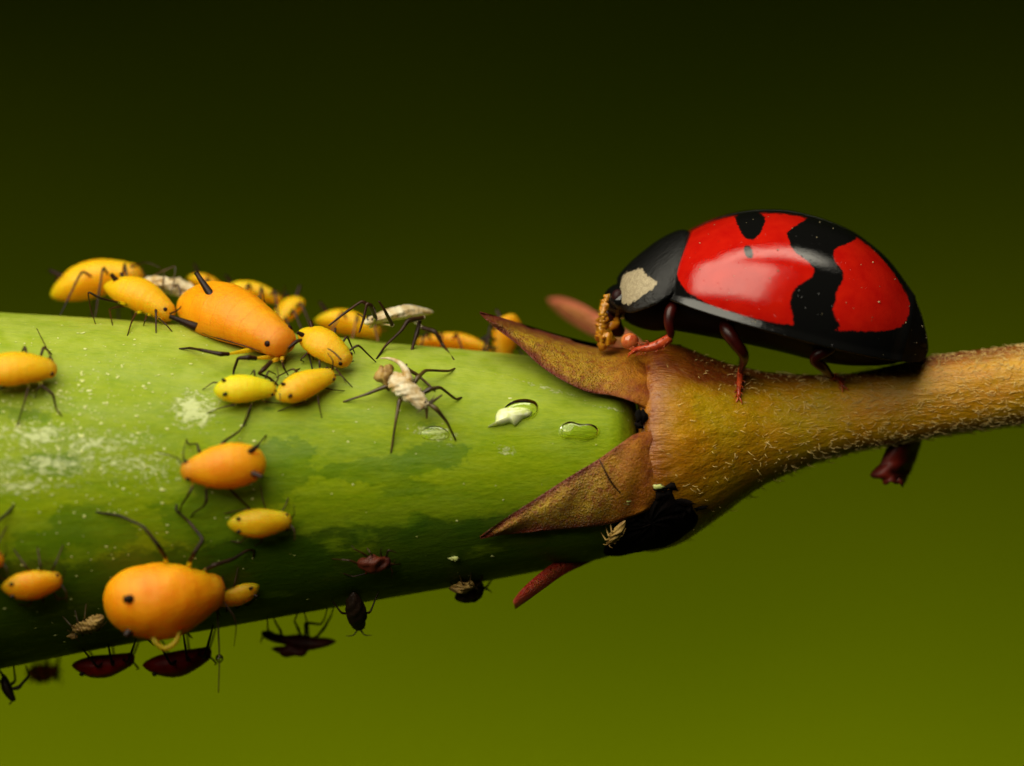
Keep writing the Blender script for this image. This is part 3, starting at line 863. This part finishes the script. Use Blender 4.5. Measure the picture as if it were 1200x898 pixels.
aphid('small pale orange aphid nose to nose with largest one', (304, 686, .14), (253, 706, .14), 13, 'aphid_orange', 'slim', tilt=.2, corn_len=.05, legmat='leg_brown', leg_r=.012, auto=ALL)
aphid('small orange aphid low by the left edge', (1, 689, .24), (73, 679, .18), 18, 'aphid_orange', 'slim', tilt=.1, corn_len=.04, legmat='leg_brown', leg_r=.014, auto=ALL)
aphid('sliver of an orange aphid cut by the left edge', (-60, 660, .24), (5, 655, .2), 17, 'aphid_orange', 'slim', tilt=.1, corn_len=.04, legmat='leg_brown', leg_r=.014, auto=ALL)
# underneath
aphid('dark red aphid hanging under the pod, left of a pair', (84, 780, Y, -.1), (158, 770, Y, -.1), 20, 'aphid_shaded', 'slim', corn_len=.06, auto=ALL, leg_r=.022)  # orange aphid, the dark red is its shade put into the colour
aphid('dark red aphid hanging under the pod, right of a pair', (167, 780, Y, -.1), (248, 763, Y, -.1), 22, 'aphid_shaded', 'slim', corn_len=.06, auto=ALL, leg_r=.022)  # orange aphid, the dark red is its shade put into the colour
aphid('blurred orange aphid hanging behind the pod underside', (30, 788, Y, 2.1), (70, 786, Y, 2.1), 14, 'aphid_orange', 'slim', auto=ALL, corn_len=.06, legmat='leg_brown')
aphid('dark insect clinging under the pod in left bottom corner', (4, 790, Y, -.1), (17, 822, Y, -.1), 9, 'aphid_black', 'slim', corn=False, eyes=(), leg_r=.028,
      legs=[[(8, 798, Y, -.1), (2, 790, Y, -.1), (-6, 775, Y, -.1)], [(12, 808, Y, -.1), (22, 806, Y, -.1), (34, 792, Y, -.1), (30, 780, 0.0)], [(10, 805, Y, .1), (18, 798, Y, .1), (16, 780, 0)], [(8, 800, Y, .2), (-4, 798, Y, .2), (-8, 780, 0)]])
aphid('dark brown aphid hanging on its legs beneath the pod', (394, 752, Y, .5), (306, 742, Y, .5), 11, 'aphid_dead', 'slim', crumple=.2, corn=False, leg_r=.022, flat=.8,
      legs=[[(318, 744, Y, .4), (314, 738, Y, .4), (313, 722, 0)], [(330, 746, Y, .4), (329, 740, Y, .3), (322, 728, Y, .3), (320, 718, 0)], [(352, 744, Y, .4), (349, 736, Y, .3), (345, 728, Y, .3), (350, 716, 0)],
            [(358, 744, Y, .4), (358, 730, Y, .3), (376, 732, Y, .3), (380, 726, Y, .3), (384, 712, 0)], [(372, 746, Y, .4), (380, 736, Y, .3), (388, 722, Y, .3), (391, 712, 0)], [(362, 750, Y, .5), (360, 730, Y, .6), (356, 716, 0)]])
dk = [o for o in bpy.data.objects if o.get('label', '').startswith('dark brown aphid hanging')][0]
MB().ball(P(342, 762, .5), (.26, .14, .10), 10, noise=.3, seed=12).build('broken_side', M['aphid_dead'], dk)
aphid('small black dead aphid hanging head down beneath the pod', (414, 694, .05), (421, 738, Y, -.35), 12, 'aphid_black', 'slim', crumple=.12, corn=False, eyes=(), auto=[(1, 2), (-1, 2)], leg_r=.016)
sm = [o for o in bpy.data.objects if o.get('label', '').startswith('small black dead')][0]
MB().ball(P(417, 706, -.62), (.07, .05, .16), 10, noise=.25, seed=5).build('pale_patch', M['skin_tan'], sm)
aphid('dark dead aphid by a tan skin at the pod underside', (533, 702, Y, -.2), (566, 684, Y, -.25), 15, 'aphid_black', 'slim', crumple=.2, corn=False, eyes=(), auto=ALL, leg_r=.018)
skin('tan crumpled shed skin stuck to the pod underside', (526, 690, .08), (556, 684, .10), 9, mat='skin_tan', crumple=.4, leg_r=.010, auto=[(1, 0), (-1, 0), (-1, 1)], eyes=())
aphid('dead dark red aphid with curled legs low on the pod', (418, 660, .14), (458, 659, .14), 13, 'aphid_dead', 'slim', crumple=.2, corn=False, eyes=(), leg_r=.015, legmat='leg_brown', tilt=-.2,
      legs=[[(424, 662, .15), (410, 657, .16), (400, 656, .12), (389, 655, 0)], [(434, 654, .15), (424, 648, .2), (416, 644, .2), (412, 640, .16)], [(438, 654, .15), (434, 648, .2), (430, 642, .1)], [(447, 652, .15), (446, 646, .2), (447, 643, .22)],
            [(452, 654, .15), (455, 645, .2), (460, 646, .2), (465, 648, .2)], [(452, 664, .15), (460, 662, .1), (470, 661, 0)], [(430, 672, .1), (414, 676, .05), (402, 672, 0)]])
skin('pale crumpled shed skin in the shade left of largest aphid', (122, 722, .14), (86, 740, .14), 10, mat='skin_tan', crumple=.4, leg_r=.012, auto=ALL, eyes=())
skin('cream shed skin fragment hanging on the black crust', (733, 610, .14), (712, 638, .16), 5, mat='skin_tan', crumple=.45, leg_r=.014, legmat='skin_tan', auto=ALL, eyes=())  # the black crust is crumbs and painted-on shade
# thin leg tip of an insect outside the frame, at the left edge
mb = MB().tube([pt((-30, 628, .3)), pt((-12, 618, .3)), pt((6, 604, .08)), pt((17, 591, 0))], [.035, .03, .022, .01], 8, 4)
tag(mb.build('insect_leg', M['leg_black']), 'thin black leg reaching in from the left edge', 'insect leg')

# hanging thread with a droplet
A = pt((254, 706, .3))
th = thing('hanging_thread', 'dark thread with a shiny droplet hanging below the largest aphid', 'thread', A)
MB().tube([A, P(256, 740, A[1] - .05), P(257, 775, A[1] - .06), P(256, 812, A[1] - .06)], [.018, .014, .011, .008], 6, 6).build('strand', M['thread'], th)
MB().ball(P(257, 772, A[1] - .06), (.062, .055, .07), 12).build('droplet', M['clear_drop'], th)

# crumbs and painted-on shade between the lower sepal and the stalk
mb = MB()
pl = smooth_poly([(722, 616), (734, 600), (744, 598), (752, 580), (764, 570), (776, 576), (788, 570), (796, 590), (816, 594), (826, 610), (806, 628), (790, 640), (760, 647), (728, 654), (700, 655), (712, 632)], 2)
c = pl.mean(0); rows = []
for k in np.linspace(0, 1, 12):
    rows.append([drop(S(*(c + (q - c) * (1 - k)), 0), (-.05 if k == 0 else .05 * math.sqrt(1 - (1 - k) ** 2) + .035 * math.sin(i * 1.3 + k * 9) * math.sin(i * .47) * min(1, 3 * k))) for i, q in enumerate(pl)])
mb.grid(np.array(rows), True)
for k, q in enumerate([(724, 614), (735, 600), (741, 596), (750, 582), (757, 574), (766, 570), (778, 573), (787, 571), (796, 588), (808, 592), (816, 596), (738, 606), (760, 584), (772, 580), (745, 590), (800, 600)]):
    mb.ball(S(q[0], q[1], -.01), (.05 + .05 * (k % 3), .05, .04 + .03 * (k % 2)), 7, noise=.5, seed=40 + k)
tag(mb.build('crumb_shade', M['patch']), 'black crumb and painted shade patch under the lower sepal base', 'patch')
mb = MB()
mb.ball(S(751, 488, .02), (.07, .06, .12), 10, noise=.35, seed=2)
mb.ball(S(749, 498, .02), (.05, .05, .06), 8, noise=.35, seed=3)
tag(mb.build('sooty_crumb', M['patch']), 'small dark crumb in the notch between two sepals', 'crumb')
mb = MB().tube([S(702, 538, .2), S(708, 550, .24), S(716, 565, .24), S(727, 578, .2)], [.008, .014, .016, .01], 6, 4)
tag(mb.build('dark_fibre', M['leg_brown']), 'short curved dark fibre lying on the lower sepal', 'fibre')
for k, (q, l) in enumerate([((733, 588), 'cream flake at the top corner of the black crumb and shade patch'), ((770, 570), 'cream flake on the upper edge of the black crumb and shade patch'), ((533, 655), 'tiny cream flake alone in the dark lower pod'), ((84, 745), 'orange flake under the pale crumpled skin')]):
    tag(MB().ball(S(q[0], q[1], .1 if k < 2 else .03), (.07, .03, .035), 8, noise=.4, seed=20 + k).build('flake', M['flake' if k < 3 else 'skin_tan']), l, 'flake')

# ------------------------------------------------------------------ ladybird
BY = -0.15
beetle = thing('ladybird', 'shiny red ladybird with black blotches standing on the stalk', 'ladybird', drop(P(900, 430, BY)))
O_ = np.array([785.0, 331.0]); E_ = np.array([1087.0, 412.0])
L_px = np.linalg.norm(E_ - O_); e2 = (E_ - O_) / L_px; n2 = np.array([e2[1], -e2[0]])
top = np.array([(803, 268), (820, 259), (840, 252), (875, 245.5), (920, 245.5), (960, 255), (1000, 271), (1040, 302), (1065, 336), (1080, 369), (1087, 400)], float)
sx = (top - O_) @ e2; sz = (top - O_) @ n2
ex = np.array([e2[0], 0, -e2[1]]); ez = np.array([e2[1], 0, e2[0]])
ez = np.array([n2[0], 0, -n2[1]])
rho = math.radians(8)
ezr = ez * math.cos(rho) + np.array([0, -1.0, 0]) * math.sin(rho)
eyr = np.array([0, 1.0, 0]) * math.cos(rho) + ez * math.sin(rho)
orig = P(O_[0], O_[1], BY)
Lm = L_px / PX
W = 1.82
def w_of(s):
    return W * np.interp(s, [0, .05, .12, .22, .35, .48, .6, .7, .8, .88, .94, .975, .993, 1.0], [.66, .76, .86, .94, .99, 1.0, .985, .94, .83, .68, .50, .33, .17, .0])
def h_of(s):
    return np.interp(s * Lm, np.concatenate([[sx[0] / PX], sx[1:] / PX, [Lm]]), np.concatenate([sz / PX, [0.02]]))
ss = np.concatenate([np.linspace(0, .9, 84), 0.9 + 0.1 * np.sin(np.linspace(0.02, 1, 36) * math.pi / 2)])
wk = spline(np.stack([ss, [w_of(s) for s in ss], [h_of(s) for s in ss]], 1)[::4], 4)
# smooth the two curves a little
def sm1(a, n=22):
    for _ in range(n):
        b = a.copy(); b[1:-1] = 0.25 * a[:-2] + 0.5 * a[1:-1] + 0.25 * a[2:]; a = b
    return a
w_s = sm1(np.array([w_of(s) for s in ss])); h_s = sm1(np.array([h_of(s) for s in ss]))
TH = np.linspace(0, 1, 72)
def elytron(side):
    G = []
    for s, w, h in zip(ss, w_s, h_s):
        row = []
        for q in TH:
            if q < 0.93:
                th = q / 0.93 * math.pi / 2
                y = w * math.sin(th); z = h * max(0, math.cos(th)) ** 0.94
            else:
                k = (q - 0.93) / 0.07
                y = w + 0.06 * k * min(1, w / 0.6); z = -0.11 * k * min(1, w / 0.6)
            gap = 0.004
            y = y + gap
            # humeral sweep: the front edge runs forward at the shoulders
            x = s * Lm + (1 - s) ** 4 * (0.10 - 0.16 * (y / W) ** 2)
            row.append(orig + ex * x + eyr * (side * y) + ezr * z)
        G.append(row)
    return np.array(G)
RED = smooth_poly([(788, 300), (801, 272), (828, 260), (870, 251), (920, 250), (960, 259), (1003, 277), (1030, 298), (1056, 332), (1067, 356), (1064, 374), (1052, 387), (1010, 389), (975, 387), (930, 382), (890, 375), (850, 365), (815, 349), (796, 334)], 2)
BLK = [smooth_poly(p, 2) for p in (
    [(860, 254), (872, 246), (890, 248), (898, 256), (893, 271), (884, 282), (872, 279), (866, 268)],
    [(871, 287), (881, 288), (884, 304), (873, 302)],
    [(922, 272), (932, 265), (946, 256), (952, 250), (978, 252), (1008, 277), (996, 285), (981, 289), (976, 297), (979, 308), (988, 318), (989, 328), (980, 340), (980, 352), (975, 362), (980, 374), (986, 385), (965, 392), (930, 388), (929, 370), (925, 352), (931, 336), (948, 328), (956, 318), (950, 309), (940, 302), (927, 291), (924, 281)])]
G = elytron(-1)
pixE = proj(G.reshape(-1, 3))
sd = in_poly(pixE, RED)
for b in BLK:
    sd = np.minimum(sd, -in_poly(pixE, b))
# the seam along the back stays black
yy = np.tile(TH, len(ss))
seam = (yy * np.repeat(w_s, len(TH)) * 1.7 - 0.09) * 75
flange = (0.925 - yy) * 200
sd = np.minimum(np.minimum(sd, seam), flange) / PX
for side, lab in ((-1, 'red wing case with black blotches, facing the viewer'), (1, 'red wing case on the far side')):
    o = MB().grid(elytron(side)).build('wing_case', M['elytron'], beetle, {'pattern': sd, 'dull': np.clip((np.repeat(ss, len(TH)) - .83) / .06, 0, 1)}, solid=0.03 if side < 0 else -0.03)
    o['label'] = lab
    if side < 0:
        GE = elytron(-1); rd = np.random.default_rng(8)
        dust = MB()
        for k in range(60):
            i_, j_ = rd.integers(4, 112), rd.integers(6, 69)
            c_ = GE[i_, j_] + (GE[i_, j_ + 1] - GE[i_, j_]) * rd.uniform()
            n_ = nrm(np.cross(GE[i_ + 1, j_] - GE[i_, j_], GE[i_, j_ + 1] - GE[i_, j_]))
            n_ = n_ if n_[1] < 0 else -n_
            r_ = float(np.clip(rd.lognormal(-4.9, .4), .004, .016))
            dust.ball(c_ + n_ * r_ * .3, (r_, r_, r_ * rd.uniform(.5, 1.2)), 5, noise=.3, seed=k)
        dust.build('dust_specks', M['dust'], o, kind='stuff')

# pronotum
st_top = np.array([(808, 274), (799, 272), (785, 277), (768, 287), (750, 301), (737, 313), (729, 322), (725, 329)], float)
st_bot = np.array([(792, 336), (786, 339), (776, 346), (762, 353), (748, 358), (737, 360), (730, 355), (726, 345)], float)
st_w = np.array([1.16, 1.22, 1.25, 1.20, 1.06, .86, .62, .35])
stn = spline(np.hstack([st_top, st_bot, st_w[:, None]]), 7)
G = []
for tx, tz, bx, bz, w in stn:
    Tp = P(tx, tz, BY); Bp = P(bx, bz, BY)
    row = []
    for th in np.linspace(-math.pi / 2, math.pi / 2, 61):
        c = max(0, math.cos(th)) ** 0.9
        p = Bp + (Tp - Bp) * c
        p = p + np.array([0, 1.0, 0]) * w * math.sin(th)
        p[2] -= 0.10 * max(0, -math.sin(th)) - 0.10 * max(0, math.sin(th))
        row.append(p)
    G.append(row)
G = np.array(G)
Gm = G.copy()
Gm[:, 31:] = G[:, :30][:, ::-1]
pixP = proj(Gm.reshape(-1, 3))
SPOT = smooth_poly([(731, 322), (744, 319), (754, 315), (759, 325), (773, 332), (767, 339), (755, 347), (743, 356), (732, 358), (727, 348)], 2)
MB().grid(G).build('pronotum', M['pronotum'], beetle, {'pattern': in_poly(pixP, SPOT) / PX}, solid=-0.03)
# head
fx = nrm(P(705, 372, BY) - P(740, 345, BY)); fu = nrm(np.array([-fx[2], 0, fx[0]])); 
head = MB().ball(P(727, 353, BY), (.30, .62, .27), 18, axes=np.array([fx, [0, 1.0, 0], np.cross(fx, [0, 1.0, 0])])).build('head', M['beetle_black'], beetle)
for s in (-1, 1):
    MB().ball(P(724, 348, BY + s * .50), (.10, .10, .12), 10).build('eye', M['eye'], head)
    MB().ball(P(717, 355, BY + s * .28), (.06, .12, .16), 10).build('face_mark', M['skin'], head)
    b = P(712, 348, BY + s * .42)
    ap = spline([P(718, 352, BY + s * .40), b, P(707, 366, BY + s * .52), P(706, 380, BY + s * .5), P(707, 391, BY + s * .45), P(709, 398, BY + s * .42)], 3)
    am = MB().tube(ap, .03 + .0032 * np.arange(len(ap)), 8, 1)
    for k, q in enumerate(ap):
        am.ball(q, (.034 + .0036 * k) * (1.25 if k > 11 else 1), 7, noise=.45, seed=k)
    am.build('antenna', M['palp'], head)
    MB().tube([P(722, 372, BY + s * .2), P(722, 380, BY + s * .35), P(716, 382, BY + s * .42), P(712, 388, BY + s * .40)], [.05, .06, .07, .05], 10, 4).build('palp', M['palp'], head)
MB().tube([P(716, 360, BY - .15), P(714, 372, BY - .15), P(720, 384, BY - .1), P(728, 390, BY)], [.12, .16, .14, .08], 12, 4).build('mouth', M['beetle_leg'], head)
# belly
bl = np.array([(732, 360, 376, .35), (745, 358, 383, .60), (765, 352, 388, .85), (790, 340, 388, 1.05), (830, 348, 395, 1.35), (876, 355, 404, 1.55), (920, 365, 414, 1.60), (960, 375, 424, 1.52), (1000, 385, 429, 1.30), (1045, 396, 427, .85), (1080, 406, 414, .2)])
rows = []
for x, zt, zb, w in spline(bl, 6):
    row = []
    for th in np.linspace(-math.pi / 2, math.pi / 2, 33):
        Tp = P(x, zt, BY); Bp = P(x, zb, BY)
        p = Tp + (Bp - Tp) * max(0, math.cos(th)) ** .6
        p = p + np.array([0, 1.0, 0]) * w * math.sin(th)
        row.append(p)
    rows.append(row)
G = np.array(rows)
mb = MB().grid(G)
mb.grid(np.stack([G[:, 0], G[:, -1]], 1)[:, ::-1])
mb.ball(P(1071, 402, BY - .15), (.21, .62, .19), 14, axes=np.array([[.97, 0, -.24], [0, 1, 0], [.24, 0, .97]]))
mb.build('belly', M['beetle_belly'], beetle)
# legs
def bleg(pts, rad, foot, side, mat='beetle_leg'):
    rad = [q * .64 for q in rad]
    lgo = MB().tube(pts, rad, 12, 5).build('leg', M[mat], beetle)
    pts2, rad2 = foot
    rad2 = [q * .8 for q in rad2]
    mb = MB().tube(pts2, rad2, 10, 4)
    rs = np.random.default_rng(len(pts2) * 3 + int(side))
    for a_, b_, w_ in zip(pts2[:-1], pts2[1:], rad2):
        for _ in range(9):
            q = rs.uniform(); c_ = np.array(a_) * (1 - q) + np.array(b_) * q
            dd = nrm(np.array(b_) - np.array(a_)); o_ = rs.normal(size=3); o_ = nrm(o_ - dd * (o_ @ dd))
            mb.tube([c_ + o_ * w_ * .8, c_ + o_ * (w_ + .03) + dd * .03, c_ + o_ * (w_ + .04) + dd * .07], [.008, .006, .002], 4, 1)
    e, d = np.array(pts2[-1]), nrm(np.array(pts2[-1]) - np.array(pts2[-2]))
    n = radial(e); sdv = np.cross(d, n)
    for s in (-1, 1):
        mb.tube([e - d * .02, e + d * .05 + sdv * s * .03, e + d * .10 + sdv * s * .055 - n * .02], [.018, .013, .004], 6, 3)
    mb.build('foot', M['beetle_foot'], lgo)
for s in (-1, 1):
    def Q(px_, py_, y):
        return P(px_, py_, BY + (y if s < 0 else -y * 0.9))
    def F(px_, py_, h=0.02):
        p = S(px_, py_, h)
        if s > 0:
            p = p.copy(); p[1] = -p[1]
        return p
    # front leg: femur down, tibia forward along the stalk
    bleg([Q(794, 352, -.9), Q(787, 362, -1.15), Q(784, 378, -1.2), Q(786, 392, -1.15), Q(783, 398, -1.05)], [.08, .15, .13, .085, .05],
         ([Q(785, 396, -1.1), Q(772, 404, -1.15), Q(758, 408, -1.15), Q(748, 409, -1.1), Q(741, 413, -1.05)], [.09, .10, .075, .05, .045]), s)
    bleg([Q(850, 372, -1.1), Q(852, 386, -1.35), Q(862, 402, -1.4), Q(872, 418, -1.25), F(868, 436, .14)], [.09, .18, .15, .11, .05],
         ([F(868, 432, .12), F(867, 446, .07), F(866, 456, .05), F(866, 466, .03)], [.055, .06, .045, .035]), s)
    bleg([Q(985, 398, -.9), Q(972, 408, -1.2), Q(955, 420, -1.15), Q(966, 432, -.95), F(974, 441, .1)], [.15, .15, .14, .11, .07],
         ([F(972, 439, .1), F(978, 442, .06), F(984, 446, .04), F(988, 453, .03)], [.05, .05, .04, .03]), s)
# knob of amber fluid at the mouth, held against the stalk
tag(MB().ball(P(738, 400, -1.0), (.14, .13, .13), 16).build('amber_droplet', M['amber_drop']), 'amber droplet on the sepal base under the ladybird head', 'droplet')
